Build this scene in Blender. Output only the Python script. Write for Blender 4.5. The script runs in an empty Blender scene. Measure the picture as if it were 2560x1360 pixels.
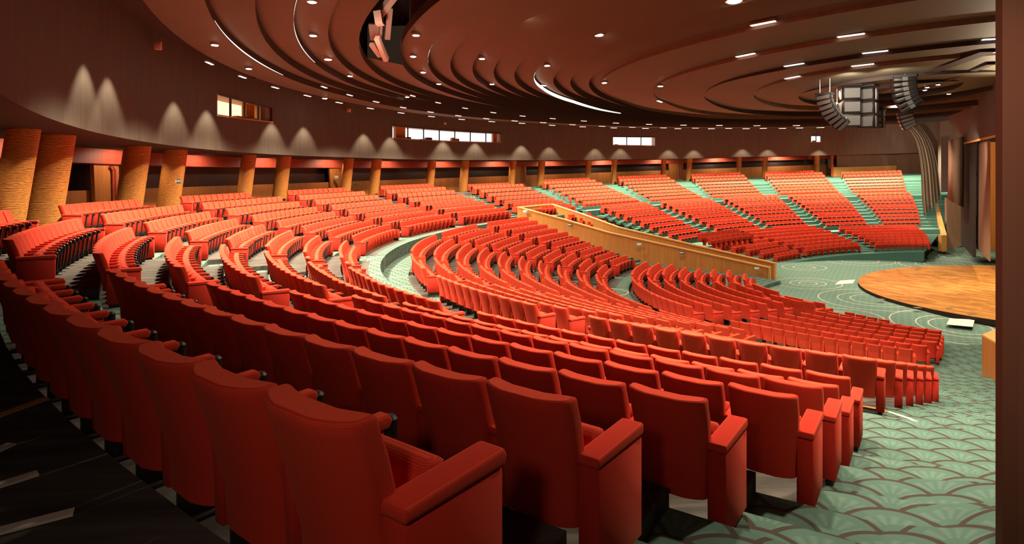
import bpy, bmesh, math, random
from math import sin, cos, pi, radians as rad, sqrt, atan2
from mathutils import Vector, Matrix
random.seed(7)
sc = bpy.context.scene
col = sc.collection

# ------------------------------------------------------------------ camera, world, exposure
F, V0, TILT = 1460.48, 440.49, 0.0359       # focal length in pixels of a 2560 frame, eye line, fall of the house floor
CX, CY, ZC = 19.65, 29.69, 7.2              # centre of the seating arcs, eye height over the stage floor
cd = bpy.data.cameras.new('camera'); cam = bpy.data.objects.new('camera', cd); col.objects.link(cam)
cd.sensor_width = 36; cd.lens = 36 * F / 2560; cd.shift_y = -(680 - V0) / 2560
cd.clip_start = .05; cd.clip_end = 300
cam.location = (0, 0, ZC); cam.rotation_euler = (pi / 2, 0, 0)
sc.camera = cam
w = bpy.data.worlds.new('world'); sc.world = w; w.use_nodes = True
w.node_tree.nodes['Background'].inputs[0].default_value = (1, .62, .4, 1)
w.node_tree.nodes['Background'].inputs[1].default_value = .012
sc.view_settings.view_transform = 'Standard'; sc.view_settings.look = 'None'
sc.view_settings.gamma = 1; sc.view_settings.exposure = 1.0
cy = sc.cycles
cy.max_bounces = 4; cy.diffuse_bounces = 3; cy.glossy_bounces = 2; cy.transmission_bounces = 4
cy.use_denoising = True; cy.caustics_reflective = False; cy.caustics_refractive = False
cy.sample_clamp_indirect = 4

def P(R, th, h, s=1.0):
    """polar seating coordinates (radius, degrees, depth below the eye) to a point; s moves the far bank out along the sight lines"""
    x = s * (CX + R * cos(rad(th))); y = s * (CY + R * sin(rad(th)))
    return Vector((x, y, ZC - h * s + TILT * x))
def PX(u, v, y):
    x = (u - 1280) / F * y
    return Vector((x, y, ZC - (v - V0) / F * y))
def lerp(a, b, t): return a + (b - a) * t
def table(x, pts):
    pts = sorted(pts)
    if x <= pts[0][0]: return pts[0][1]
    for (a, p), (b, q) in zip(pts, pts[1:]):
        if x <= b: return p + (q - p) * (x - a) / (b - a)
    return pts[-1][1]

LIGHT = (1, .8, .56)
def spot(name, loc, power, size, blend=.6, colr=LIGHT, r=.12, target=None):
    l = bpy.data.lights.new(name, 'SPOT'); l.energy = power; l.spot_size = rad(size); l.spot_blend = blend
    l.color = colr; l.shadow_soft_size = r
    o = bpy.data.objects.new(name, l); col.objects.link(o); o.location = loc
    if target is not None:
        o.rotation_euler = (Vector(target) - Vector(loc)).to_track_quat('-Z', 'Y').to_euler()
    return o
# house lights: rings of lamps up in the ceiling over the seats
HOUSE = []
for R, ths, pw in ((30.5, (203, 192, 181, 170, 159, 148, 137, 126), 2900), (24.5, (208, 194, 176, 158, 140, 124), 1050), (26.3, (240, 231, 222, 213), 560), (22.5, (244, 234, 224, 215), 520), (18.5, (236, 222, 204, 186, 166, 146, 126), 420), (11, (250, 225, 200, 165, 135), 420),
                   (29.6, (114, 102, 90, 78, 66, 56), 4600), (24, (110, 94, 78, 62), 700), (15, (104, 80, 58), 420), (4, (200, 80, 290), 900)):
    for th in ths:
        HOUSE.append((R, th, pw * 1.95 * (1.2 if 204 < th and 15 < R < 30 else 1)))
for R, th, pw in HOUSE:
    p = P(R, th, -table(R, [(0, 3.4), (12, 3.9), (24, 4.7), (32, 4.9)]) * (table(th, [(55, .7), (124, .93), (165, 1)])))
    spot('house_light', p, pw, 125, .7, r=.2)
for k, (x, y) in enumerate(((25, 28), (31, 33), (24, 37))):
    spot('stage_light', (x, y, 10.7), 2700, 80, .5, (1, .78, .52), .25)

for th in range(74, 212, 10):      # added unseen fills brighten the gallery wall behind the columns
    hh = table(th, [(57, .85), (90, 1.2), (125, 1.58), (155, 1.8), (212, 1.86)])
    spot('gallery_fill', P(37.0, th, -hh), 150, 160, .5, (1, .72, .48), .1, P(38.4, th, 1.2))
spot('walkway_light', (-.7, .1, ZC + .35), 20, 130, .9, (1, .75, .55), .15, (-.3, 2.2, ZC - 1.2))
spot('jamb_fill', (1.9, .7, ZC + 2.4), 330, 46, .9, (1, .75, .55), .15, (3.3, 3.5, ZC - .2))  # added unseen fill that brightens the jamb
spot('cluster_light', PX(2120, 196, 25.4), 260, 130, .8, (1, .88, .72), .15, PX(2140, 270, 28))
spot('cluster_light', PX(2215, 196, 24.5), 200, 130, .8, (1, .88, .72), .15, PX(2260, 250, 27))
spot('cluster_light', PX(2250, 262, 35), 260, 120, .8, (1, .9, .78), .15, PX(2260, 300, 38))
spot('drape_fill', (27, 40, 9.6), 2600, 60, .6, (1, .8, .58), .2, PX(2335, 470, 50))  # added unseen fills brighten the drape and the panels beside it
spot('drape_fill', (25, 33, 9.4), 1500, 60, .6, (1, .8, .58), .2, PX(2410, 480, 42))
spot('disc_fill', (22, 25, 9.6), 1100, 150, .8, LIGHT, .3, (22, 22, 14))  # added unseen fills brighten the ceiling discs from below
spot('disc_fill', (27, 33, 9.4), 700, 150, .8, LIGHT, .3, (27, 32, 14))
spot('back_stage_light', (36, 36, 9), 1600, 90, .6, (1, .72, .4), .2, PX(2480, 480, 45))

# ------------------------------------------------------------------ materials
def mat(name, base, rough=.8, emit=None, es=1.0, metal=0.0, spec=.3):
    m = bpy.data.materials.new(name); m.use_nodes = True; b = m.node_tree.nodes['Principled BSDF']
    b.inputs['Base Color'].default_value = (*base, 1); b.inputs['Roughness'].default_value = rough
    b.inputs['Metallic'].default_value = metal; b.inputs['Specular IOR Level'].default_value = spec
    if emit: b.inputs['Emission Color'].default_value = (*emit, 1); b.inputs['Emission Strength'].default_value = es
    return m
class NT:
    def __init__(s, m): s.m = m; s.t = m.node_tree; s.b = s.t.nodes['Principled BSDF']
    def n(s, typ, **kw):
        o = s.t.nodes.new(typ)
        for k, v in kw.items(): setattr(o, k, v)
        return o
    def l(s, a, b): s.t.links.new(a, b)
    def put(s, sock, v):
        if hasattr(v, 'links') or hasattr(v, 'is_linked'): s.l(v, sock)
        else: sock.default_value = v
    def math(s, op, a, b=0.0, c=0.0):
        o = s.n('ShaderNodeMath', operation=op); s.put(o.inputs[0], a); s.put(o.inputs[1], b); s.put(o.inputs[2], c); return o.outputs[0]
    def mix(s, f, a, b):
        o = s.n('ShaderNodeMix', data_type='RGBA'); s.put(o.inputs[0], f)
        for i, v in ((6, a), (7, b)):
            if isinstance(v, tuple): o.inputs[i].default_value = (*v, 1)
            else: s.l(v, o.inputs[i])
        return o.outputs[2]
    def ramp(s, f, stops):
        o = s.n('ShaderNodeValToRGB'); s.l(f, o.inputs[0]); e = o.color_ramp.elements
        while len(e) < len(stops): e.new(.5)
        for q, (p, c) in zip(e, stops): q.position = p; q.color = (*c, 1)
        return o.outputs[0]
    def pos(s, kind='geo', scale=(1, 1, 1)):
        v = s.n('ShaderNodeNewGeometry').outputs['Position'] if kind == 'geo' else s.n('ShaderNodeTexCoord').outputs['Object']
        mp = s.n('ShaderNodeMapping'); s.l(v, mp.inputs[0]); mp.inputs['Scale'].default_value = scale
        return mp.outputs[0]
    def noise(s, v, scale, detail=3):
        o = s.n('ShaderNodeTexNoise'); s.l(v, o.inputs['Vector']); o.inputs['Scale'].default_value = scale; o.inputs['Detail'].default_value = detail
        return o.outputs[0]
    def base(s, c): s.l(c, s.b.inputs['Base Color'])
    def bump(s, h, strength, dist=.01):
        o = s.n('ShaderNodeBump'); o.inputs['Strength'].default_value = strength; o.inputs['Distance'].default_value = dist
        s.l(h, o.inputs['Height']); s.l(o.outputs[0], s.b.inputs['Normal'])

def fabric(name, c0, c1):
    m = mat(name, c0, .95, spec=.12); t = NT(m); v = t.pos('obj')
    sp = t.n('ShaderNodeSeparateXYZ'); t.l(v, sp.inputs[0]); K = 2 * pi / .0125
    q1 = t.math('SINE', t.math('MULTIPLY', t.math('ADD', t.math('ADD', sp.outputs[0], sp.outputs[1]), sp.outputs[2]), K))
    q2 = t.math('SINE', t.math('MULTIPLY', t.math('SUBTRACT', t.math('ADD', sp.outputs[0], sp.outputs[1]), sp.outputs[2]), K))
    f = t.math('ADD', t.math('MULTIPLY', t.math('MULTIPLY', q1, q2), .5), .5)
    t.base(t.ramp(f, [(.3, c0), (.95, c1)])); t.bump(f, .25, .003)
    t.b.inputs['Sheen Weight'].default_value = .12; t.b.inputs['Sheen Roughness'].default_value = .5
    t.b.inputs['Sheen Tint'].default_value = (1, .35, .2, 1)
    return m
RED = fabric('red_woven_fabric', (.5, .022, .012), (.74, .078, .036))
REDFAR = mat('red_fabric', (.52, .048, .022), .95, spec=.1)
REDSIDE = fabric('red_panel_fabric', (.42, .02, .012), (.54, .04, .022))
BLACK = mat('black_plastic', (.018, .015, .013), .45)
DARKM = mat('dark_metal', (.035, .03, .028), .5)
GRILLE = mat('grey_speaker_grille', (.12, .11, .1), .5)
CHROME = mat('brushed_metal', (.55, .53, .5), .3, metal=.9)

def wood(name, c0, c1, scale=(9, 9, .5), rough=.5):
    m = mat(name, c0, rough); t = NT(m); v = t.pos('geo', scale)
    f = t.noise(v, 1.6, 5)
    t.base(t.ramp(f, [(.3, c0), (.7, c1)])); return m
WOOD = wood('oak_panelling', (.44, .175, .045), (.55, .235, .065), (5, 5, .35))
WOODCAP = mat('oak_capping', (.62, .31, .09), .45)
REDWOOD = wood('red_stained_timber', (.30, .052, .03), (.38, .075, .042), (4, 4, .3))
DADO = wood('warm_timber_dado', (.33, .12, .032), (.42, .165, .045), (4, 4, .3))
BROWN = wood('brown_wall_panelling', (.064, .055, .043), (.085, .074, .059), (5, 5, .25), .7)
CEIL = wood('brown_ceiling_panels', (.086, .074, .046), (.097, .083, .051), (.4, .4, .4), .6)
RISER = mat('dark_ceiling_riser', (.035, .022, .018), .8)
VOID = mat('dark_void', (.012, .008, .007), .95)
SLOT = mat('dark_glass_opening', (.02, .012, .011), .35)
JAMB = wood('dark_brown_jamb', (.13, .05, .03), (.145, .058, .036), (4, 4, .3), .6)
DRAPE = wood('taupe_drape', (.27, .2, .15), (.36, .27, .2), (1, 1, .1), .9)
MASK = mat('black_masking_cloth', (.03, .022, .018), .95)
PANELB = wood('brown_hanging_panel', (.17, .1, .065), (.2, .12, .08), (3, 3, .3), .7)
LAMP = mat('lamp_lens', (1, .95, .85), .4, (1, .88, .72), 26)
COVE = mat('cove_glow_lens', (1, .95, .85), .4, (1, .9, .76), 1.7)
TRIM = mat('lamp_trim', (.3, .24, .2), .5)
SCREEN = mat('lit_control_room', (.8, .85, .85), .6, (.78, .9, .95), 1.05)  # the room's lighting put into its back wall as glow
BOOTHW = mat('warm_lit_booth_wall', (.85, .7, .45), .7, (1, .78, .45), .75)  # booth lighting likewise put into the wall's own glow
WHITEP = mat('white_paint', (.75, .72, .68), .6)
PINK = mat('pale_service_duct', (.55, .33, .27), .7)
SIGNG = mat('green_sign', (.05, .17, .14), .5)
SIGNP = mat('grey_green_sign', (.33, .42, .36), .5)
SIGND = mat('dark_sign', (.03, .028, .025), .5)
SIGNW = mat('sign_lettering', (.8, .9, .82), .5, (.8, .95, .85), .25)
ORANGE = wood('orange_timber', (.42, .15, .03), (.5, .2, .045), (3, 3, .3))  # orange timber grain for reveals, doors and desks
STRIP = mat('pale_strip_and_light', (.6, .56, .5), .6)

def zebra():
    m = mat('zebrano_column_veneer', (.5, .22, .05), .45); t = NT(m); v = t.pos('obj', (1.1, 1.1, 3.2))
    n = t.noise(v, 1.2, 2); s = t.n('ShaderNodeSeparateXYZ'); t.l(v, s.inputs[0])
    wv = t.math('SINE', t.math('ADD', t.math('MULTIPLY', s.outputs[2], 40), t.math('MULTIPLY', n, 30)))
    n2 = t.noise(v, 9, 2)
    f = t.math('ADD', t.math('MULTIPLY', wv, .3), t.math('MULTIPLY', n2, .9))
    t.base(t.ramp(f, [(.2, (.24, .085, .02)), (.5, (.44, .18, .04)), (.8, (.54, .25, .06))])); return m
ZEBRA = zebra()

def scallop(name, size, ang, line, lo, hi, rings=None):
    """carpet of overlapping fans; each fan bulges along the direction ang (degrees)"""
    m = mat(name, lo, .95, spec=.08); t = NT(m)
    g = t.n('ShaderNodeNewGeometry').outputs['Position']; s = t.n('ShaderNodeSeparateXYZ'); t.l(g, s.inputs[0])
    X, Y, Z = s.outputs[0], s.outputs[1], s.outputs[2]
    dx, dy = cos(rad(ang)), sin(rad(ang))
    b = t.math('ADD', t.math('MULTIPLY', X, dx / size), t.math('MULTIPLY', Y, dy / size))
    b = t.math('SUBTRACT', b, t.math('MULTIPLY', Z, .8 / size))
    a = t.math('ADD', t.math('MULTIPLY', X, dy / size), t.math('MULTIPLY', Y, -dx / size))
    j0 = t.math('FLOOR', t.math('MULTIPLY', b, 4))
    def cand(k):
        j = t.math('ADD', j0, float(k))
        off = t.math('MULTIPLY', t.math('FLOORED_MODULO', j, 2.0), .5)
        aa = t.math('SUBTRACT', a, off)
        da = t.math('SUBTRACT', t.math('SUBTRACT', aa, t.math('FLOOR', aa)), .5)
        db = t.math('SUBTRACT', b, t.math('MULTIPLY', j, .25))
        d = t.math('SQRT', t.math('ADD', t.math('MULTIPLY', da, da), t.math('MULTIPLY', db, db)))
        return d, t.math('ARCTAN2', da, db)
    d1, a1 = cand(-1); d0, a0 = cand(0); d2, a2 = cand(1)
    in1 = t.math('LESS_THAN', d1, .5); in0 = t.math('LESS_THAN', d0, .5)
    def pick(x1, x0, x2):
        y = t.math('ADD', t.math('MULTIPLY', x0, in0), t.math('MULTIPLY', x2, t.math('SUBTRACT', 1.0, in0)))
        return t.math('ADD', t.math('MULTIPLY', x1, in1), t.math('MULTIPLY', y, t.math('SUBTRACT', 1.0, in1)))
    d = pick(d1, d0, d2); an = pick(a1, a0, a2)
    edge = t.math('GREATER_THAN', d, .445)
    fan = t.math('ADD', t.math('MULTIPLY', t.math('SINE', t.math('MULTIPLY', an, 15.0)), .5), .5)
    fan = t.math('MULTIPLY', fan, t.math('LESS_THAN', d, .34))
    fan = t.math('MULTIPLY', fan, t.math('GREATER_THAN', d, .12))
    nz = t.noise(g, 60, 2); nb = t.noise(g, 1.3, 2)
    fill = t.mix(t.math('MULTIPLY', fan, .8), lo, hi)
    fill = t.mix(t.math('MULTIPLY', nz, .45), fill, hi)
    fill = t.mix(t.math('MULTIPLY', nb, .35), fill, (lo[0] * .8, lo[1] * .9, lo[2] * .9))
    c = t.mix(edge, fill, line)
    for (rx, ry, radii) in rings or ():
        ex = t.math('SUBTRACT', X, rx); ey = t.math('SUBTRACT', Y, ry)
        dd = t.math('SQRT', t.math('ADD', t.math('MULTIPLY', ex, ex), t.math('MULTIPLY', ey, ey)))
        for r0 in radii:
            c = t.mix(t.math('LESS_THAN', t.math('ABSOLUTE', t.math('SUBTRACT', dd, r0)), .028), c, (.42, .39, .34))
    t.base(c); return m
GREEN = scallop('green_fan_carpet', .7, 57, (.055, .046, .04), (.068, .132, .108), (.12, .19, .16), [(CX + 25.1 * cos(rad(a_)), CY + 25.1 * sin(rad(a_)), (1.25,)) for a_ in (188, 199, 210, 223)] + [(CX + 14.5 * cos(rad(a_)), CY + 14.5 * sin(rad(a_)), (1.0,)) for a_ in (172, 186, 205)])
def tread_mat():
    m = mat('grey_striped_carpet', (.3, .26, .22), .95, spec=.08); t = NT(m)
    v = t.pos('geo', (.35, 3.0, 1)); f = t.noise(v, 3.2, 4)
    t.base(t.ramp(f, [(.34, (.045, .041, .037)), (.5, (.075, .069, .063)), (.68, (.105, .098, .09))])); return m
TREAD = tread_mat()
FARG = mat('green_step_carpet', (.06, .145, .118), .95, spec=.08)

def parquet():
    m = mat('stage_parquet', (.6, .3, .08), .35); t = NT(m)
    v = t.pos('geo', (1, 1, 1)); mp = t.n('ShaderNodeMapping'); t.l(v, mp.inputs[0]); mp.inputs['Rotation'].default_value = (0, 0, rad(62))
    br = t.n('ShaderNodeTexBrick'); t.l(mp.outputs[0], br.inputs['Vector']); br.inputs['Scale'].default_value = 1.1
    br.inputs['Color1'].default_value = (.2, .068, .012, 1); br.inputs['Color2'].default_value = (.52, .26, .065, 1); br.inputs['Mortar'].default_value = (.3, .12, .03, 1)
    br.inputs['Mortar Size'].default_value = .012; br.inputs['Row Height'].default_value = .2; br.inputs['Brick Width'].default_value = .8
    n = t.noise(v, .6, 3); n2 = t.noise(v, 5, 3)
    c = t.mix(t.math('MULTIPLY', n, .3), br.outputs[0], (.26, .078, .013))
    c = t.mix(t.math('MULTIPLY', n2, .25), c, (.38, .18, .04)); t.base(c); return m
PARQ = parquet()

# ------------------------------------------------------------------ mesh helpers
def link(name, me, mats, parent=None):
    o = bpy.data.objects.new(name, me); col.objects.link(o)
    if parent: o.parent = parent
    for m in (mats if isinstance(mats, (list, tuple)) else [mats]):
        if len(me.materials) < len(mats if isinstance(mats, (list, tuple)) else [mats]): me.materials.append(m)
    return o
def tag(o, label=None, cat=None, group=None, kind=None):
    if label: o['label'] = label
    if cat: o['category'] = cat
    if group: o['group'] = group
    if kind: o['kind'] = kind
    return o
def empty(name, loc, rz=0, label=None, cat=None, group=None):
    o = bpy.data.objects.new(name, None); col.objects.link(o); o.location = loc; o.rotation_euler = (0, 0, rz)
    o.empty_display_size = .1
    return tag(o, label, cat, group)
class MB:
    """collects polygons, then links them as one mesh object"""
    def __init__(s): s.v = []; s.f = []; s.mi = []; s.sm = []
    def poly(s, pts, mi=0, smooth=False):
        i = len(s.v); s.v += [tuple(p) for p in pts]; s.f.append(tuple(range(i, i + len(pts)))); s.mi.append(mi); s.sm.append(smooth)
    def grid(s, rows, mi=0, smooth=True, closed=False):
        i = len(s.v); n = len(rows[0]); s.v += [tuple(p) for r in rows for p in r]
        for a in range(len(rows) - 1):
            for b in range(n if closed else n - 1):
                c = (b + 1) % n
                s.f.append((i + a * n + b, i + a * n + c, i + (a + 1) * n + c, i + (a + 1) * n + b)); s.mi.append(mi); s.sm.append(smooth)
    def box(s, x0, x1, y0, y1, z0, z1, mi=0):
        p = [Vector((x, y, z)) for z in (z0, z1) for y in (y0, y1) for x in (x0, x1)]
        s.hexa(p, mi)
    def hexa(s, p, mi=0):
        i = len(s.v); s.v += [tuple(q) for q in p]
        for f in ((0, 2, 3, 1), (4, 5, 7, 6), (0, 1, 5, 4), (2, 6, 7, 3), (0, 4, 6, 2), (1, 3, 7, 5)):
            s.f.append(tuple(i + k for k in f)); s.mi.append(mi); s.sm.append(False)
    def tube(s, p, q, r, n=10, r2=None, mi=0, smooth=True):
        p, q = Vector(p), Vector(q); d = (q - p).normalized(); a = d.orthogonal().normalized(); b = d.cross(a); r2 = r if r2 is None else r2
        ra = [p + (a * cos(2 * pi * k / n) + b * sin(2 * pi * k / n)) * r for k in range(n)]
        rb = [q + (a * cos(2 * pi * k / n) + b * sin(2 * pi * k / n)) * r2 for k in range(n)]
        s.grid([ra, rb], mi, smooth, True); s.poly(ra[::-1], mi); s.poly(rb, mi)
    def prism(s, prof, x0, x1, mi=0):
        """profile of (y, z) pairs drawn out along x"""
        a = [Vector((x0, y, z)) for y, z in prof]; b = [Vector((x1, y, z)) for y, z in prof]; n = len(prof)
        i = len(s.v); s.v += [tuple(q) for q in a + b]
        s.f.append(tuple(i + k for k in range(n))); s.f.append(tuple(i + n + k for k in range(n))[::-1]); s.mi += [mi, mi]; s.sm += [False, False]
        for k in range(n):
            c = (k + 1) % n; s.f.append((i + k, i + n + k, i + n + c, i + c)); s.mi.append(mi); s.sm.append(False)
    def mesh(s, name, bevel=0, seg=2):
        me = bpy.data.meshes.new(name); me.from_pydata(s.v, [], s.f)
        me.polygons.foreach_set('material_index', s.mi); me.polygons.foreach_set('use_smooth', s.sm)
        bm = bmesh.new(); bm.from_mesh(me)
        bmesh.ops.recalc_face_normals(bm, faces=bm.faces)
        if bevel:
            bmesh.ops.remove_doubles(bm, verts=bm.verts, dist=1e-5)
            es = [e for e in bm.edges if len(e.link_faces) == 2 and e.calc_face_angle(0) > .5]
            bmesh.ops.bevel(bm, geom=es, offset=bevel, segments=seg, affect='EDGES', profile=.6, clamp_overlap=True)
            for f in bm.faces: f.smooth = True
        bm.to_mesh(me); bm.free()
        return me
    def build(s, name, mats, parent=None, bevel=0, seg=2):
        me = s.mesh(name, bevel, seg)
        o = bpy.data.objects.new(name, me); col.objects.link(o)
        if parent: o.parent = parent
        for m in (mats if isinstance(mats, (list, tuple)) else [mats]): me.materials.append(m)
        return o

# ------------------------------------------------------------------ seating layout
ROWN = ['T', 'A', 'B', 'C', 'D', 'E', 'F', 'G'] + ['M%d' % i for i in range(1, 11)] + ['P%d' % i for i in range(1, 9)]
RAD = {'T': 35.66}
for i, k in enumerate('ABCDEFG'): RAD[k] = 34.428 - 1.193 * i
for i in range(10): RAD['M%d' % (i + 1)] = 24.435 - 1.0217 * i
for i in range(8): RAD['P%d' % (i + 1)] = 13.316 - .8494 * i
HN = dict(zip('TABCDEFG', (.40, .735, 1.06, 1.41, 1.72, 2.02, 2.29, 2.56)))
for i in range(10): HN['M%d' % (i + 1)] = 3.2 + .26 * i
for i in range(8): HN['P%d' % (i + 1)] = 5.72 + .035 * i
def hseat(k, th):
    """depth of the seat tops below the eye"""
    if th > 120.5:
        h = HN[k]
        if k[0] == 'P': h += min(45, max(0, th - 205)) / 45 * (.2 + .055 * (int(k[1:]) - 1))
        if k in 'FG' and th > 205: h += .1
        if k[0] == 'M' and th > 218 and int(k[1:]) < 7: h += .032 * (int(k[1:]) - 1) * min(1, (th - 218) / 5)
        return h
    t = min(1.3, max(-.1, (119 - th) / 64))
    if len(k) == 1:
        fr = (HN[k] - HN['A']) / (HN['G'] - HN['A'])
        if k == 'T': return lerp(.43, .55, t)
        return lerp(lerp(.74, .85, t), lerp(2.55, 2.24, t), fr)
    if k[0] == 'M':
        fr = (int(k[1:]) - 1) / 9; return lerp(lerp(2.85, 2.5, t), lerp(4.84, 4.2, t), fr)
    fr = (int(k[1:]) - 1) / 6; return lerp(lerp(4.72, 4.37, t), lerp(5.55, 4.95, t), fr)
def sfar(k):
    if len(k) == 1: return {'T': 1, 'A': 1, 'B': 1.01, 'C': 1.02, 'D': 1.03, 'E': 1.04, 'F': 1.05, 'G': 1.06}[k]
    if k[0] == 'M': return 1.09 + .08 * (int(k[1:]) - 1) / 9
    return 1.18
def kfar(k, th):
    """size of the seats of the far bank"""
    if len(k) == 1: b = lerp(.72, .72, 0)
    elif k[0] == 'M': b = lerp(.7, .56, (int(k[1:]) - 1) / 9)
    else: b = .6
    return b * table(th, [(55, .95), (85, 1.0), (115, 1.12)])
def hfloor(k, th):
    kk = kfar(k, th) if th <= 120.5 else (lerp(1, .84, min(1, max(0, (th - 208) / 8))) if k[0] == 'P' else 1)
    up = 0
    if th > 236 and k in 'ABCDEF': g = min(1, (th - 236) / 5); up = g * g * (3 - 2 * g) * {'A': .3, 'B': .5, 'C': .6, 'D': .6, 'E': .4, 'F': .2}[k]
    return hseat(k, th) + .95 * kk - up
def thx(u, R):
    """angle on the near side of radius R along the sight line of column u"""
    a = (u - 1280) / F; n_ = sqrt(a * a + 1); d = (a / n_, 1 / n_); bb = d[0] * CX + d[1] * CY
    t = bb - sqrt(max(bb * bb - (CX * CX + CY * CY - R * R), 0)); return math.degrees(atan2(d[1] * t - CY, d[0] * t - CX)) % 360
def rightedge(R): return 234.4 + table(R, [(15.2, 8.5), (18.3, 6.6), (23.4, 3.0), (24.4, 2.0), (27.3, 1.2), (30.8, 1.1), (32, .5), (33.3, 0), (35, -.1)])
def blocks(k):
    """(name, low angle, high angle, seats) of the row"""
    R = RAD[k]; S = 55 / R * 1.0; deg = lambda m: math.degrees(m / R)
    out = []
    def fit(nm, a, b, n=None):
        w_ = rad(b - a) * R
        out.append((nm, a, b, n or max(1, round(w_ / .55))))
    if len(k) == 1:
        up = 'TABCDEFG'.index(k)
        if k != 'T':
            n = 13 if k == 'A' else (12 if k == 'G' else 14)
            e = rightedge(R) - deg(.055); fit('b1', e - deg(.55 * n), e, n)
            f = (up - 1) / 6
            fit('b2', 203.4, lerp(216.1, 218.8, f))
            fit('b3', lerp(186.9, 188.5, f), lerp(199.7, 201, f))
            fit('b4', lerp(169.7, 170.3, f), lerp(183.6, 184.6, f))
            fit('b5', lerp(154.2, 152.9, f), lerp(166.6, 167, f)); fit('b6', lerp(138.3, 138, f), lerp(150, 150.5, f)); fit('b7', lerp(122.6, 121.6, f), lerp(132.8, 133.8, f), 12)
        else:
            for nm, a, b in (('b2', 205, 211.5), ('b3', 188.6, 199), ('b4', 171.9, 182.7), ('b5', 155.1, 165.7), ('b6', 138.9, 149), ('b7', 124.1, 132.2)):
                fit(nm, a, b, 12 if nm != 'b2' else 7)
        f = max(0, (up - 1) / 6)
        if k == 'T': far = [('b8', 108.5, 117.3), ('b9', 93.9, 103), ('b10', 80.8, 89.4), ('b11', 68.8, 76.7)]
        else: far = [('b8', lerp(108.2, 106.6, f), lerp(118.6, 119, f)), ('b9', lerp(93.9, 92.8, f), 103.6), ('b10', 80.5, lerp(89.8, 90.3, f)),
                     ('b11', lerp(67.7, 66.6, f), 77), ('b12', lerp(56.1, 55.4, f), lerp(64.8, 64.1, f))]
        for nm, a, b in far: fit(nm, a, b, 13)
    elif k[0] == 'M':
        i = int(k[1:]) - 1; f = i / 9
        if i < 6: fit('b1', 222.6, thx((2198, 2245, 2273, 2298, 2320, 2338)[i], R))
        fit('b2', 204.8, lerp(218.6, 219.8, f)); fit('b3', lerp(190.3, 186, f), lerp(200.8, 203, f)); fit('b4', 170.6, lerp(188, 183.4, f))
        fit('b5', lerp(154.9, 155.6, f), lerp(167.8, 167, f)); fit('b6', lerp(139, 142, f), lerp(151.4, 152.6, f))
        far = [('b8', lerp(107.6, 109.2, f), 119.2, round(lerp(11, 8, f))), ('b9', lerp(93, 92.3, f), lerp(104.4, 103.9, f), round(lerp(11, 9, f))),
               ('b10', 78.9, lerp(90.2, 88.7, f), round(lerp(11, 9, f))), ('b11', lerp(66.4, 64.1, f), lerp(76.6, 74.1, f), round(lerp(11, 9, f))),
               ('b12', lerp(54.6, 51.7, f), lerp(63.7, 60.1, f), round(lerp(11, 8, f)))]
        for q in far: fit(*q)
        n7 = max(1, 6 - round(i * .55)); fit('b7', 121.8, 121.8 + deg(.43 * n7), n7)
    else:
        i = int(k[1:]) - 1; f = i / 7
        e = thx((2285, 2320, 2345, 2352, 2355, 2356, 2356, 2356)[i], R)
        n = [14, 13, 12, 11, 10, 9, 9, 8][i]
        if i == 7: fit('b1', 221.2, 234.2, 4); fit('b1', 236.2, e, 4)
        else: fit('b1', lerp(212.3, 220, f), e, n)
        if i < 6: fit('b2', lerp(170.2, 175, f), lerp(203.6, 211, f))
        else: fit('b2', 178, 196, 4); fit('b2', 199, 215, 4)
        fit('b3', lerp(146.6, 150, f), lerp(168.2, 166, f))
        if i < 7:
            g = i / 6
            fit('b9', lerp(103.5, 98.2, g), lerp(124, 111, g), round(lerp(10, 6, g)))
            fit('b10', lerp(78.8, 71.7, g), lerp(101.6, 95.4, g), round(lerp(14, 9, g))); fit('b11', lerp(52.2, 45.3, g), lerp(72.2, 65.2, g), round(lerp(14, 8, g)))
    return out


LAY = {k: blocks(k) for k in ROWN}
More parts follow.
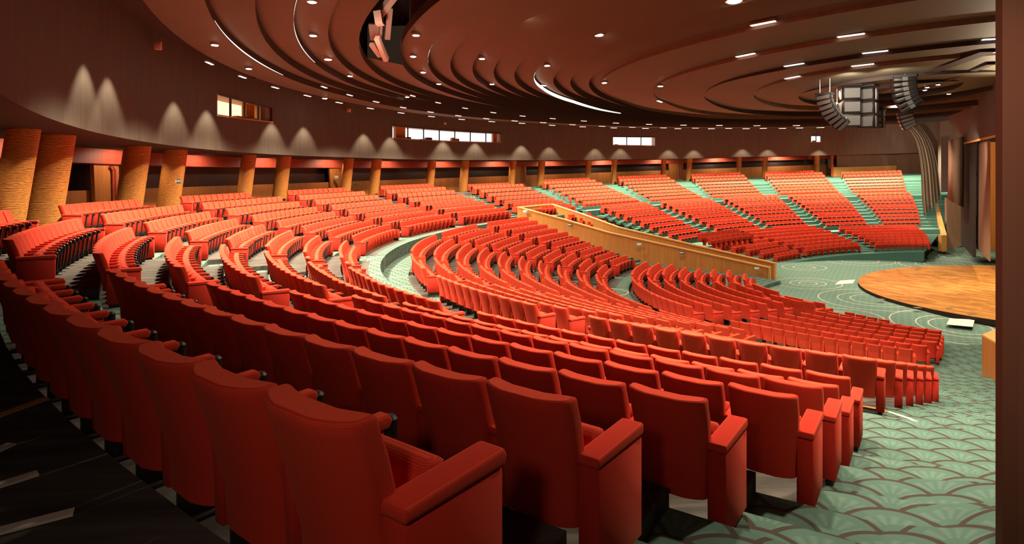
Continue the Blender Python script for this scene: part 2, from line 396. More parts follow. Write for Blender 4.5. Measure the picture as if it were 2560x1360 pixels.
# ------------------------------------------------------------------ the floor: tiers, aisles with half steps, stage floor
fl = MB()
def sector(Ro, Ri, a, b, hf, drop, mi, s=1.0, sides=True):
    n = max(1, int(abs(b - a) / 1.5 + .5)); ts = [a + (b - a) * q / n for q in range(n + 1)]
    o = [P(Ro, t, hf(t), s) for t in ts]; i_ = [P(Ri, t, hf(t), s) for t in ts]; d = [p - Vector((0, 0, drop)) for p in i_]
    fl.grid([o, i_], mi, False); fl.grid([i_, d], mi, False)
    if sides:
        for q in (0, -1):
            fl.poly([o[q], i_[q], d[q], o[q] - Vector((0, 0, drop))], mi)
def tiers(rows, far):
    lo, hi = (46.5, 120.2) if far else (120.8, 300)
    for n, k in enumerate(rows):
        if far and k == 'P8': continue
        R = RAD[k]; s = sfar(k) if far else 1.0
        Ro = R - .05 if k != 'T' else 39
        if k == 'P1': Ro = 13.45
        if k == 'M1': Ro = 25.7
        nxt = rows[n + 1] if n + 1 < len(rows) else None
        if far and k == 'P7': nxt = None
        Ri = RAD[nxt] - .05 if nxt else (6.6 if not far else 7.3)
        if k == 'G': Ri = 25.7
        if k == 'M10': Ri = 13.45
        bl = sorted([(a, b) for nm, a, b, c in LAY[k] if lo <= a <= hi and b <= hi + 5])
        cur = lo; segs = []
        for a, b in bl:
            if a > cur + .05: segs.append((cur, a, 1))
            segs.append((max(a, cur), b, 0)); cur = b
        if cur < hi: segs.append((cur, hi, 1))
        for a, b, aisle in segs:
            hf = lambda t, k=k: hfloor(k, t)
            dr = (hfloor(nxt, (a + b) / 2) - hfloor(k, (a + b) / 2) if nxt else .5) * s + .1
            if k in ('G', 'M10'): dr = .95
            if not aisle:
                # tread under the seats; a wide cross aisle in front of the section stays green
                if k in ('G', 'M10', 'P8', 'P7') and Ri < R - 1.25:
                    sector(Ro, R - 1.1, a, b, hf, .1, 0 if not far else 2, s); sector(R - 1.1, Ri, a, b, hf, dr, 1 if not far else 2, s)
                elif k in ('M1', 'P1'):
                    sector(Ro, R + .1, a, b, hf, .1, 1 if not far else 2, s); sector(R + .1, Ri, a, b, hf, dr, 0 if not far else 2, s)
                else: sector(Ro, Ri, a, b, hf, max(dr, .12), 0 if not far else 2, s)
            else:
                st = max(dr - .1, .02)
                if k in ('G', 'M10') or not nxt: st = .02
                mid = lerp(Ro, Ri, .5)
                sector(Ro, mid, a, b, hf, st / 2 + .02, 1 if not far else 2, s)
                sector(mid, Ri, a, b, lambda t, k=k, st=st: hfloor(k, t) + st / 2 / s, (dr if k in ('G', 'M10') or not nxt else st / 2 + .1), 1 if not far else 2, s)
upper = [k for k in ROWN]
tiers([k for k in ROWN if k != 'T'], False)
tiers(ROWN, True)
# rear walkway: level behind the top row, and lower-lying standing area around the viewpoint
sector(39, RAD['A'] - .05, 217.5, 300, lambda t: 1.40, .5, 0)
sector(39, RAD['A'] - .05, 120.8, 217.5, lambda t: 1.35, .5, 0)
floor = fl.build('floor', [TREAD, GREEN, FARG]); tag(floor, kind='structure')
HST = 7.15
def fp(u, v, h=HST):
    y = h * F / (v - V0 + TILT * (u - 1280)); return ((u - 1280) / F * y, y)
RINGS = [fp(2020, 708) + ((.5, .98, 1.83),), fp(2190, 748) + ((1.17, 1.77, 2.7),), fp(2400, 808) + ((1.14, 1.6, 2.6),), fp(2350, 661) + ((.9, 1.4, 2.4),), fp(2010, 668) + ((.7, 1.4),), fp(2150, 652) + ((1.2, 2.2),), fp(2400, 640) + ((.6, 1.3),), (15.4, 27.5, (1.0, 1.8))]
CARPETS = scallop('stage_floor_carpet', .55, 57, (.06, .085, .072), (.105, .19, .158), (.175, .275, .235), RINGS)
HST = 7.15
sf = MB()
n = 80; ts = [120.5 + (300 - 120.5) * q / n for q in range(n + 1)]
ring0 = [P(6.62, t, max(HST, hfloor('P8', t) + .06)) for t in ts]
rr = [ring0] + [[P(6.62 * (1 - g), t, lerp(max(HST, hfloor('P8', t) + .06), HST, min(1, g * 1.4))) for t in ts] for g in (.25, .5, .75, .999)]
sf.grid(rr, 0, True)
def tq(x, y, h=HST): return Vector((x, y, ZC - h + TILT * x))
sf.poly([tq(CX, CY), tq(CX + 6.6 * cos(rad(300)), CY + 6.6 * sin(rad(300))), tq(60, 18), tq(60, 75), tq(12, 75), tq(CX + 6.62 * cos(rad(120.5)), CY + 6.62 * sin(rad(120.5)))], 0)
sf.poly([tq(CX + 40 * cos(rad(299)), CY + 40 * sin(rad(299)), 7.8), tq(60, -6, 7.8), tq(60, 18.5, 7.2), tq(CX + 6.6 * cos(rad(300)), CY + 6.6 * sin(rad(300)), 7.4)], 0)
stf = sf.build('floor_stage_level', CARPETS); tag(stf, kind='structure')

# stage: raised parquet disc with dark fascia
SX, SY, SR, SH = 28.0, 30.3, 8.65, 6.98
sx = MB(); N = 96
top = [Vector((SX + SR * cos(2 * pi * q / N), SY + SR * sin(2 * pi * q / N), ZC - SH + TILT * (SX + SR * cos(2 * pi * q / N)))) for q in range(N)]
sx.poly(top); st_ = sx.build('stage_deck', PARQ); 
stage = empty('round_stage', (0, 0, 0), 0, 'low round parquet stage with dark edge at centre of the hall floor', 'stage')
st_.parent = stage; st_.name = 'deck'
sx = MB(); sx.grid([top, [p - Vector((0, 0, .26)) for p in top]], 0, True, True); sx.build('fascia', MASK, stage)
for q, (u, v, dy) in enumerate(((2202, 746, 29.9), (2294, 765, 27.9), (2375, 768, 27.6), (2430, 785, 26.4), (2293, 671, 38), (2384, 667, 38.5))):
    p = PX(u, v, dy); z = ZC - SH + TILT * p.x
    m = MB(); m.box(p.x - .16, p.x + .16, p.y - .1, p.y + .1, z, z + .012)
    m.build('floor_box', CHROME, stage)
def mats_on_floor(pts, nm, lab):
    m = MB(); a = [tq(x, y) + Vector((0, 0, .005)) for x, y in pts]; b = [p + Vector((0, 0, .015)) for p in a]
    m.grid([a, b], 0, False, True); m.poly(b); o = m.build(nm, STRIP); tag(o, lab, 'mat', 'pale mats by the stage')
def fp(u, v, h=HST):
    y = h * F / (v - V0 + TILT * (u - 1280)); return ((u - 1280) / F * y, y)
mats_on_floor([fp(2087, 712), fp(2132, 709), fp(2138, 700), fp(2100, 702)], 'floor_mat', 'pale rectangular mat at the tip of the round stage')
mats_on_floor([fp(2366, 812), fp(2432, 818), fp(2437, 800), fp(2374, 797)], 'floor_mat', 'pale rectangular mat before the near curve of the stage')

# ------------------------------------------------------------------ seats
def loft(levels, npt, c=.07):
    m = MB(); rows = []
    for z, yr, yf, hw in levels:
        ring = []
        for q in range(npt):
            a = 2 * pi * (q + .5) / npt; e = .42
            cx_ = math.copysign(abs(cos(a)) ** e, cos(a)); sy_ = math.copysign(abs(sin(a)) ** e, sin(a))
            x = hw * cx_; y = lerp(yr, yf, (sy_ + 1) / 2) - c * (1 - (x / .25) ** 2)
            ring.append(Vector((x, y, z)))
        rows.append(ring)
    m.grid(rows, 0, True, True); m.poly(rows[0][::-1]); m.poly(rows[-1], 0, True); return m
LV = [(.29, .16, .28, .222), (.45, .15, .28, .228), (.63, .10, .235, .236), (.68, .088, .222, .246), (.8, .05, .185, .252), (.9, .018, .146, .252), (.938, .006, .136, .252), (.95, .01, .13, .248), (.956, .026, .118, .234)]
back_me = loft(LV, 28).mesh('backrest')
def rounded(fn, name, bevel=.018, seg=2):
    m = MB(); fn(m); return m.mesh(name, bevel, seg)
seat_me = rounded(lambda m: m.prism([(.25, .43), (.33, .65), (.39, .69), (.46, .675), (.43, .42), (.32, .36)], -.222, .222), 'seat', .03, 3)
arm_me = rounded(lambda m: m.prism([(.13, .625), (.13, .665), (.6, .675), (.62, .65), (.6, .61)], -.036, .036), 'armrest', .014)
panel_me = rounded(lambda m: m.prism([(.14, .22), (.12, .622), (.58, .607), (.54, .2)], -.03, .03), 'side_panel', .008, 1)
cup_me = rounded(lambda m: (m.tube((0, .63, .56), (0, .63, .64), .035, 12), m.tube((0, .63, .64), (0, .63, .655), .035, 12, .02)), 'cup_holder', 0)
front_me = rounded(lambda m: m.prism([(.545, .2), (.585, .605), (.612, .6), (.575, .2)], -.029, .029), 'front_trim', 0)
leg_me = rounded(lambda m: (m.box(-.025, .025, .2, .5, .03, .23), m.box(-.05, .05, .14, .56, 0, .03)), 'leg', .006, 1)
under_me = rounded(lambda m: m.prism([(.462, .66), (.433, .43), (.45, .425), (.478, .652)], -.2, .2), 'seat_pan', .006, 1)
apan_me = rounded(lambda m: m.prism([(.15, .07), (.14, .615), (.645, .6), (.645, .06)], -.058, .058), 'aisle_panel', .01, 1)
apad_me = rounded(lambda m: m.prism([(.13, .62), (.13, .672), (.65, .672), (.665, .64), (.65, .605)], -.064, .064), 'aisle_armrest', .016)
aleg_me = rounded(lambda m: m.box(-.03, .03, .18, .6, 0, .08), 'aisle_leg', .006, 1)
for me, mt in ((back_me, RED), (seat_me, RED), (arm_me, RED), (panel_me, REDSIDE), (cup_me, BLACK), (front_me, BLACK), (leg_me, BLACK), (under_me, BLACK), (apan_me, REDSIDE), (apad_me, RED), (aleg_me, BLACK)):
    me.materials.append(mt)
def part(name, me, parent, x=0):
    o = bpy.data.objects.new(name, me); o.parent = parent; o.location = (x, 0, 0); col.objects.link(o); return o
ORD = 'first second third fourth fifth sixth seventh eighth ninth tenth eleventh twelfth thirteenth fourteenth fifteenth sixteenth'.split()
SEATS = []   # (row, block, piece index, index, count, R, theta, scale, step, s)
for k in ROWN:
    for bi, (nm, a, b, n) in enumerate(LAY[k]):
        far = b < 120.5; s = sfar(k) if far else 1.0
        st = (b - a) / n; kk = rad(st) * RAD[k] / .55
        if not far and k[0] != 'P': kk = 1.0 if .93 < kk < 1.07 else kk
        for i in range(n):
            SEATS.append((k, nm, bi, i, n, RAD[k], a + (i + .5) * st, min(kk, 1.06), s))
def seat_frame(q):
    k, nm, bi, i, n, R, th, kk, s = q
    p = P(R, th, hfloor(k, th), s); d = rad(th); yaw = atan2(-sin(d), -cos(d)) - pi / 2
    return p, yaw, kk * s
#PICK_BEGIN  the three hundred seats that show largest, as row, block and ranges of seat numbers
PICK = set()
for line in """A b1 0-12|A b2 0-13|A b3 9-13|A b4 13-14|A b5 13|A b6 12
B b1 0-13|B b2 0-13|B b3 6-12|B b4 12-14|B b5 12|B b6 11
C b1 0-13|C b2 0 9-13|C b3 6-12|C b4 11 13|C b5 12|C b6 11
D b1 0-13|D b2 7-13|D b3 3 5-7 11|D b4 13|D b5 12
E b1 0-13|E b2 0 6-13|E b3 0 11|E b4 12
F b1 0-13|F b2 0 8-13|F b3 0 10|F b4 12
G b1 0-11|G b2 0 5-12|G b3 10|G b4 11|G b5 11|G b6 10
M1 b1 0-9|M1 b2 0-10|M1 b3 7|M2 b1 7-9|M2 b2 8-9|M2 b3 7|M3 b1 9|M3 b2 8-9|M3 b3 7|M4 b1 9|M4 b2 8-9|M4 b5 7
M5 b1 9|M5 b5 7|M5 b6 6|M6 b1 9|M6 b5 6|M7 b5 6|M8 b5 5|M10 b6 4
P1 b1 1-3|P1 b2 8-13|P2 b1 6-12|P2 b2 11-12|P3 b1 9-11|P3 b2 12|P4 b2 10-11|P5 b2 9-10|P6 b2 9
T b2 0-4|T b3 6-11|T b4 10-11|T b5 11""".replace('|', '\n').split('\n'):
    w_ = line.split()
    for r_ in w_[2:]:
        lo_, hi_ = (r_.split('-') * 2)[:2] if '-' not in r_ else r_.split('-')
        for j in range(int(lo_), int(hi_) + 1): PICK.add((w_[0], w_[1], j))
#PICK_END
BLN = {'b1': 'block nearest camera', 'b2': 'second block from camera', 'b3': 'third block from camera', 'b4': 'fourth block from camera', 'b5': 'fifth block from camera', 'b6': 'sixth block from camera'}
rest = []
for q in SEATS:
    k, nm, bi, i, n, R, th, kk, s = q
    if (k, nm, i) not in PICK: rest.append(q); continue
    p, yaw, sc_ = seat_frame(q)
    sec, row = ('upper', 'TABCDEFG'.index(k)) if len(k) == 1 else (('middle', int(k[1:])) if k[0] == 'M' else ('front', int(k[1:])))
    if sec == 'upper' and nm != 'b1': row += 1
    rw = ORD[row - 1] + ' row from back'
    pos = ORD[n - 1 - i]
    bl = BLN.get(nm, 'far block')
    lab = 'red seat, %s from %s, %s, %s tier, %s' % (pos, 'right end' if nm == 'b1' else 'near end', rw, sec, bl)
    t = empty('theatre_seat', p, yaw, lab, 'seat', 'red seats of the %s tier, %s' % (sec, bl))
    t.scale = (sc_, sc_, sc_)
    part('backrest', back_me, t); se = part('seat', seat_me, t); part('seat_pan', under_me, se)
    ends = []
    if i == 0: ends.append(-.275)
    else:
        part('side_panel', panel_me, t, -.275); ar = part('armrest', arm_me, t, -.275); part('cup_holder', cup_me, ar); part('front_trim', front_me, t, -.275); part('leg', leg_me, t, -.275)
    if i == n - 1: ends.append(.275)
    for x in ends:
        x += math.copysign(.012, x)
        part('aisle_panel', apan_me, t, x); ap = part('armrest', apad_me, t, x); part('leg', aleg_me, t, x)
# everything beyond the nearest three hundred: one mass of seats
import numpy as np
def template():
    m = MB(); lo = loft([LV[0], LV[2], LV[4], (.95, .01, .13, .25)], 8)
    m.v += lo.v; m.f += lo.f; m.mi += lo.mi; m.sm += [False] * len(lo.f)
    m.prism([(.25, .43), (.35, .68), (.46, .675), (.43, .40)], -.222, .222, 0)
    m.prism([(.462, .66), (.433, .43), (.45, .425), (.478, .652)], -.2, .2, 1)
    m.prism([(.12, .2), (.12, .67), (.61, .67), (.55, .2)], -.31, -.242, 0)
    m.prism([(.555, .2), (.615, .64), (.65, .64), (.58, .2)], -.306, -.246, 1)
    m.box(-.3, -.25, .2, .5, 0, .2, 1)
    return m
def endpiece():
    m = MB(); m.prism([(.06, .15), (.05, .67), (.66, .67), (.645, .14)], -.055, .055, 0); m.box(-.03, .03, .1, .6, 0, .15, 1); return m
T1, E1 = template(), endpiece()
bigv, bigf, bigm = [], [], []
def stamp(tpl, p, yaw, sc_, dx=0, under=1):
    base = len(bigv); c, s_ = cos(yaw), sin(yaw)
    for x, y, z in tpl.v:
        x += dx; bigv.append((p.x + (c * x - s_ * y) * sc_, p.y + (s_ * x + c * y) * sc_, p.z + z * sc_))
    bigf.extend(tuple(base + j for j in f) for f in tpl.f); bigm.extend([(m if under else 0) for m in tpl.mi])
for q in rest:
    k, nm, bi, i, n, R, th, kk, s = q
    p, yaw, sc_ = seat_frame(q)
    frontrow = k == 'G' or k == 'P8' or (k[0] == 'P' and th < 121)
    stamp(T1, p, yaw, sc_, 0, 0 if frontrow else 1)
    if i == 0: stamp(E1, p, yaw, sc_, -.275)
    if i == n - 1: stamp(E1, p, yaw, sc_, .285)
me = bpy.data.meshes.new('distant_seats'); me.from_pydata(bigv, [], bigf); me.polygons.foreach_set('material_index', bigm)
me.materials.append(REDFAR); me.materials.append(BLACK)
bm = bmesh.new(); bm.from_mesh(me); bmesh.ops.recalc_face_normals(bm, faces=bm.faces); bm.to_mesh(me); bm.free()
o = bpy.data.objects.new('distant_seats', me); col.objects.link(o)
tag(o, 'rows of small red seats filling the far blocks of the hall', 'seats', None, 'stuff')

# ------------------------------------------------------------------ back wall band, openings and control rooms
BAND = [(57, .89), (68.2, 1.02), (80.9, 1.21), (90.6, 1.25), (104.2, 1.42), (108.5, 1.43), (125.8, 1.63), (145.6, 1.76), (155.5, 1.85), (175, 1.87), (198, 1.89), (212, 1.95), (240, 2.0)]
CEDGE = [(55, 3.35), (70, 3.65), (90, 4.15), (107, 4.5), (124, 4.95), (146, 5.1), (155, 5.35), (167, 5.75), (178, 6.0), (187, 6.4), (195, 6.8), (215, 7.2)]
RB = 34.8
def hb(t): return -table(t, BAND)
def hce(t): return -table(t, CEDGE)
def onR(u, v, R):
    a = (u - 1280) / F; b = (v - V0 + TILT * (u - 1280)) / F; n_ = sqrt(a * a + 1); d = (a / n_, 1 / n_)
    bb = d[0] * CX + d[1] * CY; t = bb + sqrt(max(bb * bb - (CX * CX + CY * CY - R * R), 0)); x, y = d[0] * t, d[1] * t
    return math.degrees(atan2(y - CY, x - CX)) % 360, b * y
WIN = []
for (u0, u1, a0, b0, a1, b1) in ((543, 682, 233, 289, 268, 307), (981, 1254, 313, 346, 333, 357), (1532, 1639, 341, 363, 342, 365), (2027, 2053, 339, 356, 339, 356)):
    t0, h00 = onR(u0, a0, RB); _, h01 = onR(u0, b0, RB); t1, h10 = onR(u1, a1, RB); _, h11 = onR(u1, b1, RB)
    WIN.append((t1, t0, (h10, h11), (h00, h01)))
cuts = sorted(set([48 + 1.5 * q for q in range(116)] + [t for w_ in WIN for t in w_[:2]]))
cuts = [c for c in cuts if 48 <= c <= 221]
bd = MB()
def hlev(w_, t):
    f = (t - w_[0]) / (w_[1] - w_[0]); return lerp(w_[2][0], w_[3][0], f), lerp(w_[2][1], w_[3][1], f)
for a, b in zip(cuts, cuts[1:]):
    m_ = (a + b) / 2; wn = [w_ for w_ in WIN if w_[0] < m_ < w_[1]]
    topz = lambda t: hce(t) - 1.2
    if wn:
        w_ = wn[0]; (ta, ba), (tb, bb) = hlev(w_, a), hlev(w_, b)
        bd.poly([P(RB, a, hb(a)), P(RB, b, hb(b)), P(RB, b, bb), P(RB, a, ba)], 0, True)
        bd.poly([P(RB, a, ta), P(RB, b, tb), P(RB, b, topz(b)), P(RB, a, topz(a))], 0, True)
    else:
        bd.poly([P(RB, a, hb(a)), P(RB, b, hb(b)), P(RB, b, topz(b)), P(RB, a, topz(a))], 0, True)
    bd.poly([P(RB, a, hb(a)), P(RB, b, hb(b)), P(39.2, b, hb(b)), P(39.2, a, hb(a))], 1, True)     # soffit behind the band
o = bd.build('wall_upper', [BROWN, RISER]); tag(o, kind='structure')
for wi, w_ in enumerate(WIN):
    npan = (4, 7, 3, 2)[wi]
    root = empty('window_%d' % (wi + 1), (0, 0, 0)); tag(root, kind='structure')
    dep = 1.3
    (ta, ba), (tb, bb) = hlev(w_, w_[0]), hlev(w_, w_[1])
    m = MB(); t0, t1 = w_[0], w_[1]
    seg = 6; tt = [lerp(t0, t1, q / seg) for q in range(seg + 1)]
    m.grid([[P(RB + dep, t, hlev(w_, t)[0]) for t in tt], [P(RB + dep, t, hlev(w_, t)[1]) for t in tt]], 0, False)
    m.build('control_room_wall', SCREEN if wi else BOOTHW, root)
    m = MB()
    m.grid([[P(RB, t, hlev(w_, t)[1]) for t in tt], [P(RB + dep, t, hlev(w_, t)[1]) for t in tt]], 0, False)
    m.grid([[P(RB, t, hlev(w_, t)[0]) for t in tt], [P(RB + dep, t, hlev(w_, t)[0]) for t in tt]], 0, False)
    for t in (t0, t1): m.poly([P(RB, t, hlev(w_, t)[0]), P(RB + dep, t, hlev(w_, t)[0]), P(RB + dep, t, hlev(w_, t)[1]), P(RB, t, hlev(w_, t)[1])])
    m.build('reveal', ORANGE, root)
    for q in range(npan + 1):
        t = lerp(t0, t1, q / npan); h0, h1 = hlev(w_, t); e = .09 if wi else .12
        dt = math.degrees(e / RB) / 2
        m = MB(); m.hexa([P(r_, t + d_, h_) for h_ in (h1, h0) for r_ in (RB + .02, RB + .1) for d_ in (-dt, dt)]); m.build('mullion', DARKM, root)
    for q in range(2):
        m = MB(); e = .07
        hh = (lambda t: hlev(w_, t)[q])
        sg = 1 if q == 0 else -1
        m.grid([[P(RB - .03, t, hh(t)) for t in tt], [P(RB - .03, t, hh(t) + sg * e) for t in tt], [P(RB + .1, t, hh(t) + sg * e) for t in tt]], 0, False)
        m.build('frame', ORANGE if q else DARKM, root)
def in_window(wi, f0, f1, g0, g1, r_, nm, mt, lab, cat, grp=None):
    """something standing in control room wi: f along the window, g up it"""
    w_ = WIN[wi]; m = MB(); c = []
    for r1 in (r_, r_ + .35):
        pass
    pts = []
    for g in (g0, g1):
        for r1 in (r_, r_ + .3):
            for f in (f0, f1):
                t = lerp(w_[1], w_[0], f); h0, h1 = hlev(w_, t); pts.append(P(r1, t, lerp(h1, h0, g)))
    m.hexa(pts); o = m.build(nm, mt); tag(o, lab, cat, grp)
in_window(0, .48, .82, 0, .22, RB + .4, 'control_desk', ORANGE, 'timber desk behind the leftmost control room window', 'desk')
in_window(0, .72, .86, 0, .98, RB + .7, 'timber_screen', ORANGE, 'upright timber panel inside the leftmost control room', 'panel')
in_window(0, .9, .998, 0, 1, RB + .15, 'wall_screen', PANELB, 'brown blind panel at right end of leftmost control room window', 'panel')
in_window(1, .07, .155, 0, 1, RB + .5, 'open_timber_door', ORANGE, 'orange timber door inside the long control room', 'door')
in_window(1, .95, .985, 0, 1, RB + .5, 'timber_post', ORANGE, 'orange timber post at right end of the long control room', 'post')
in_window(1, .29, .36, 0, .14, RB + .4, 'equipment_case', PANELB, 'low brown case behind the long control room window', 'case')
in_window(1, .345, .395, 0, .3, RB + .5, 'computer_monitor', DARKM, 'dark monitor near the middle of the long control room', 'monitor')
in_window(1, .175, .205, .02, .25, RB + .5, 'computer_monitor', DARKM, 'dark monitor next to the orange door in the long control room', 'monitor')
in_window(1, .575, .6, 0, .4, RB + .5, 'office_chair', ORANGE, 'orange chair back, left one in the long control room', 'chair', 'control room chairs')
in_window(1, .61, .64, 0, .33, RB + .5, 'office_chair', ORANGE, 'orange chair back, right one in the long control room', 'chair', 'control room chairs')
in_window(2, .1, .17, 0, .17, RB + .5, 'computer_monitor', DARKM, 'small dark monitor, left one in the third control room', 'monitor')
in_window(2, .55, .8, 0, .1, RB + .5, 'mixing_desk', PANELB, 'low mixing desk in the third control room window', 'desk')
in_window(3, .2, .6, 0, .3, RB + .5, 'computer_monitor', DARKM, 'dark monitor in the small farthest control room', 'monitor')

# wall behind the columns: timber dado, dark opening, red beam
RW = 38.6
lw = MB()
tt = [62 + 1.5 * q for q in range(104)]
f3 = lambda t: table(t, BAND) / 1.88
for a, b in zip(tt, tt[1:]):
    lv = lambda t: (1.6, -.05 * 1, -1.22 * f3(t), -2.3)
    A_, B_ = lv(a), lv(b)
    lw.poly([P(RW, a, A_[0]), P(RW, b, B_[0]), P(RW, b, B_[1]), P(RW, a, A_[1])], 0, True)
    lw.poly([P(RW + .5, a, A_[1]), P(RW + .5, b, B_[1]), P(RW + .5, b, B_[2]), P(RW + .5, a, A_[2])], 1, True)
    lw.poly([P(RW, a, A_[1]), P(RW, b, B_[1]), P(RW + .5, b, B_[1]), P(RW + .5, a, A_[1])], 0)
    lw.poly([P(RW - .4, a, A_[2]), P(RW - .4, b, B_[2]), P(RW - .4, b, hb(b) - .05), P(RW - .4, a, hb(a) - .05)], 2, True)
    lw.poly([P(RW - .4, a, A_[2]), P(RW - .4, b, B_[2]), P(RW + .5, b, B_[2]), P(RW + .5, a, A_[2])], 2)
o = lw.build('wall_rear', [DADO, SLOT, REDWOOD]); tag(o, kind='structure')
# timber door panels with slanted sides between the dark openings
DOORS = [(244, 300, 400, 560), (830, 866, 400, 480), (1292, 1316, 410, 470), (1676, 1708, 405, 455)]
for q, (u0, u1, v0_, v1_) in enumerate(DOORS):
    ta, _ = onR(u0, v1_, RW - .3); tb, _ = onR(u1, v1_, RW - .3)
    root = empty('door_%d' % (q + 1), (0, 0, 0)); tag(root, kind='structure')
    m = MB(); hi_ = -1.22 * f3(ta); e = (ta - tb) * .12
    pts = [P(r_, t, h) for h, ts2 in ((1.35, (tb, ta)), (hi_, (tb, ta + e))) for r_ in (RW - .25, RW - .1) for t in ts2]
    m.hexa(pts); m.build('door_leaf', DADO, root)
    for f in (.32, .2):
        t = lerp(tb, ta, f); m = MB(); m.tube(P(RW - .33, t, .9), P(RW - .33, t + .1, -.95), .06, 8); m.tube(P(RW - .33, t + .1, -.95), P(RW - .33, t + .4, -1.1), .06, 8); m.build('pull_handle', REDWOOD, root)

# ------------------------------------------------------------------ leaning columns
COLS = [(35, 72, 420), (118, 88, 430), (330, 62, 425), (428, 54, 440), (614, 36, 440), (703, 36, 440), (866, 27, 430), (937, 26, 440), (1076, 22, 430), (1160, 22, 430), (1280, 18, 420), (1352, 18, 430), (1470, 15, 420), (1535, 14, 430), (1658, 13, 420), (1723, 14, 420), (1847, 12.5, 410), (1912, 13, 410), (2042, 14, 410)]
for q, (u, wd, v) in enumerate(COLS):
    Rm = 36.55
    th, _ = onR(u, v, Rm)
    p = P(Rm, th, 0); d = wd * p.y / F / (1 + .0)
    n = 24; m = MB(); lean = .24
    rows = []
    for f in [k / 6 for k in range(7)]:
        h = lerp(1.5, hb(th) - .02, f); c = P(Rm + lerp(lean, -lean, f), th, h); r_ = d / 2 * .96
        rows.append([c - p + Vector((cos(2 * pi * k / n) * r_, sin(2 * pi * k / n) * r_, 0)) for k in range(n)])
    m.grid(rows, 0, True, True)
    lab = 'orange zebrano veneered leaning column, %s from the left under the dark upper wall' % (ORD + ['seventeenth', 'eighteenth', 'nineteenth'])[q]
    o = m.build('leaning_column', ZEBRA); o.location = p
    tag(o, lab, 'column', 'leaning columns under the upper wall')
    # a lamp up by the ceiling edge washes the wall over each column
    far_ = th < 120
    s_ = spot('wall_washer', P(RB - .8, th, hb(th) - 2.9 * f3(th)), 560 if not far_ else 400, 80, .5, (1, .75, .52), .05)

# ------------------------------------------------------------------ ceiling: concentric sawtooth rings
RR = [33.0, 31.3, 29.94, 28.82, 27.66, 26.54, 24.89, 23.69, 22.66, 21.61, 20.57, 19.53, 18.54, 17.51, 16.6, 15.61, 15.01, 12.12, 9.4, 6.85, 4.57, 2.6]
RH = [(0, 3.9), (4.57, 3.95), (6.85, 4.2), (9.4, 4.25), (12.12, 4.5), (15.01, 4.85), (16.6, 4.9), (20, 5.15), (24, 5.4), (27.6, 5.5), (30, 5.45), (33, 5.6), (35, 5.7)]
GC = [(55, .66), (70, .71), (90, .8), (107, .86), (124, .93), (146, .97), (165, 1.0), (240, 1.0)]
GD = [(-6, 1), (0, .94), (4, .84), (9.4, .75), (14, .72), (24, .7)]
def hc(R, t):
    tt_ = t % 360
    g = table(tt_, GC) if tt_ < 240 else table(tt_, [(240, 1.0), (300, .9), (360, .7)])
    if tt_ < 55: g = .66
    k = min(1, max(0, (R - 6) / 24)); k = k * k * (3 - 2 * k)
    return -table(R, RH) * lerp(table(R * cos(rad(tt_ - 57)), GD), g, k)
ce = MB(); N = 144
full = [360 * q / N for q in range(N + 1)]
def dzi(t): return .1 + .27 * cos(rad(t - 57))      # the inner discs tip down towards the seats on the camera side
def ringpts(R, dz): return [P(R, t, hc(R, t) - (dzi(t) if dz is None else dz)) for t in full]
for q, (Ro, Ri) in enumerate(zip(RR, RR[1:] + [0.02])):
    dz = .34 if Ro > 15.2 else None
    lo_ = ringpts(Ri, 0); up = ringpts(Ro, 0 if q == 0 else dz)
    skip = (lambda t: 183 < t % 360 < 216) if q == 5 else (lambda t: False)
    for k in range(N):
        if skip(full[k]): continue
        ce.poly([up[k], up[k + 1], lo_[k + 1], lo_[k]], 0, True)
    if q + 1 < len(RR):
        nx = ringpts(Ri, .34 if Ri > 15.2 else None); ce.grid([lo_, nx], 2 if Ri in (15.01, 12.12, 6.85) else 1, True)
    if q == 0: ce.grid([ringpts(Ro, 0), ringpts(Ro, .9)], 1, True)
ce.grid([ringpts(33, .9), [P(39.5, t, hc(33, t) - .9) for t in full]], 1, True)
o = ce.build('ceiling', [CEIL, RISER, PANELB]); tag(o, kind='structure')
# service gap with pale ducts in one ring
vb = MB(); sg = [180 + 3 * q for q in range(13)]
vb.grid([[P(27.0, t, hc(27, t) - 2.4) for t in sg], [P(24.4, t, hc(25, t) - 2.4) for t in sg]], 0, True)
vb.grid([[P(24.5, t, hc(25, t) - .4) for t in sg], [P(24.5, t, hc(25, t) - 2.4) for t in sg]], 0, True)
vb.grid([[P(27.0, t, hc(27, t) - .3) for t in sg], [P(27.0, t, hc(27, t) - 2.4) for t in sg]], 0, True)
o = vb.build('ceiling_service_gap', VOID); tag(o, kind='structure')
def duct(a, b, wd, ht, lab):
    a, b = Vector(a), Vector(b); d = (b - a).normalized(); sd = d.cross(Vector((0, 0, 1))).normalized(); up = sd.cross(d)
    m = MB(); m.hexa([c + sd * i * wd / 2 + up * j * ht / 2 for j in (-1, 1) for c in (a, b) for i in (-1, 1)])
    o = m.build('service_duct', PINK); tag(o, lab, 'duct', 'pale ducts in the ceiling gap')
D = 24.0
duct(PX(985, -10, D), PX(948, 38, D + .6), .3, .25, 'pale slanted duct at the top of the ceiling gap')
duct(PX(945, 30, D), PX(950, 62, D), .45, .3, 'short pale duct block on left side of the ceiling gap')
duct(PX(975, 20, D + .8), PX(968, 98, D + 1.4), .22, .2, 'long upright pale duct on right side of the ceiling gap')
duct(PX(955, 24, D + .9), PX(950, 98, D + 1.3), .12, .2, 'narrow pale duct beside the long upright one')
duct(PX(942, 94, D), PX(966, 150, D + 1), .2, .22, 'pale slanted duct at the lower end of the ceiling gap')

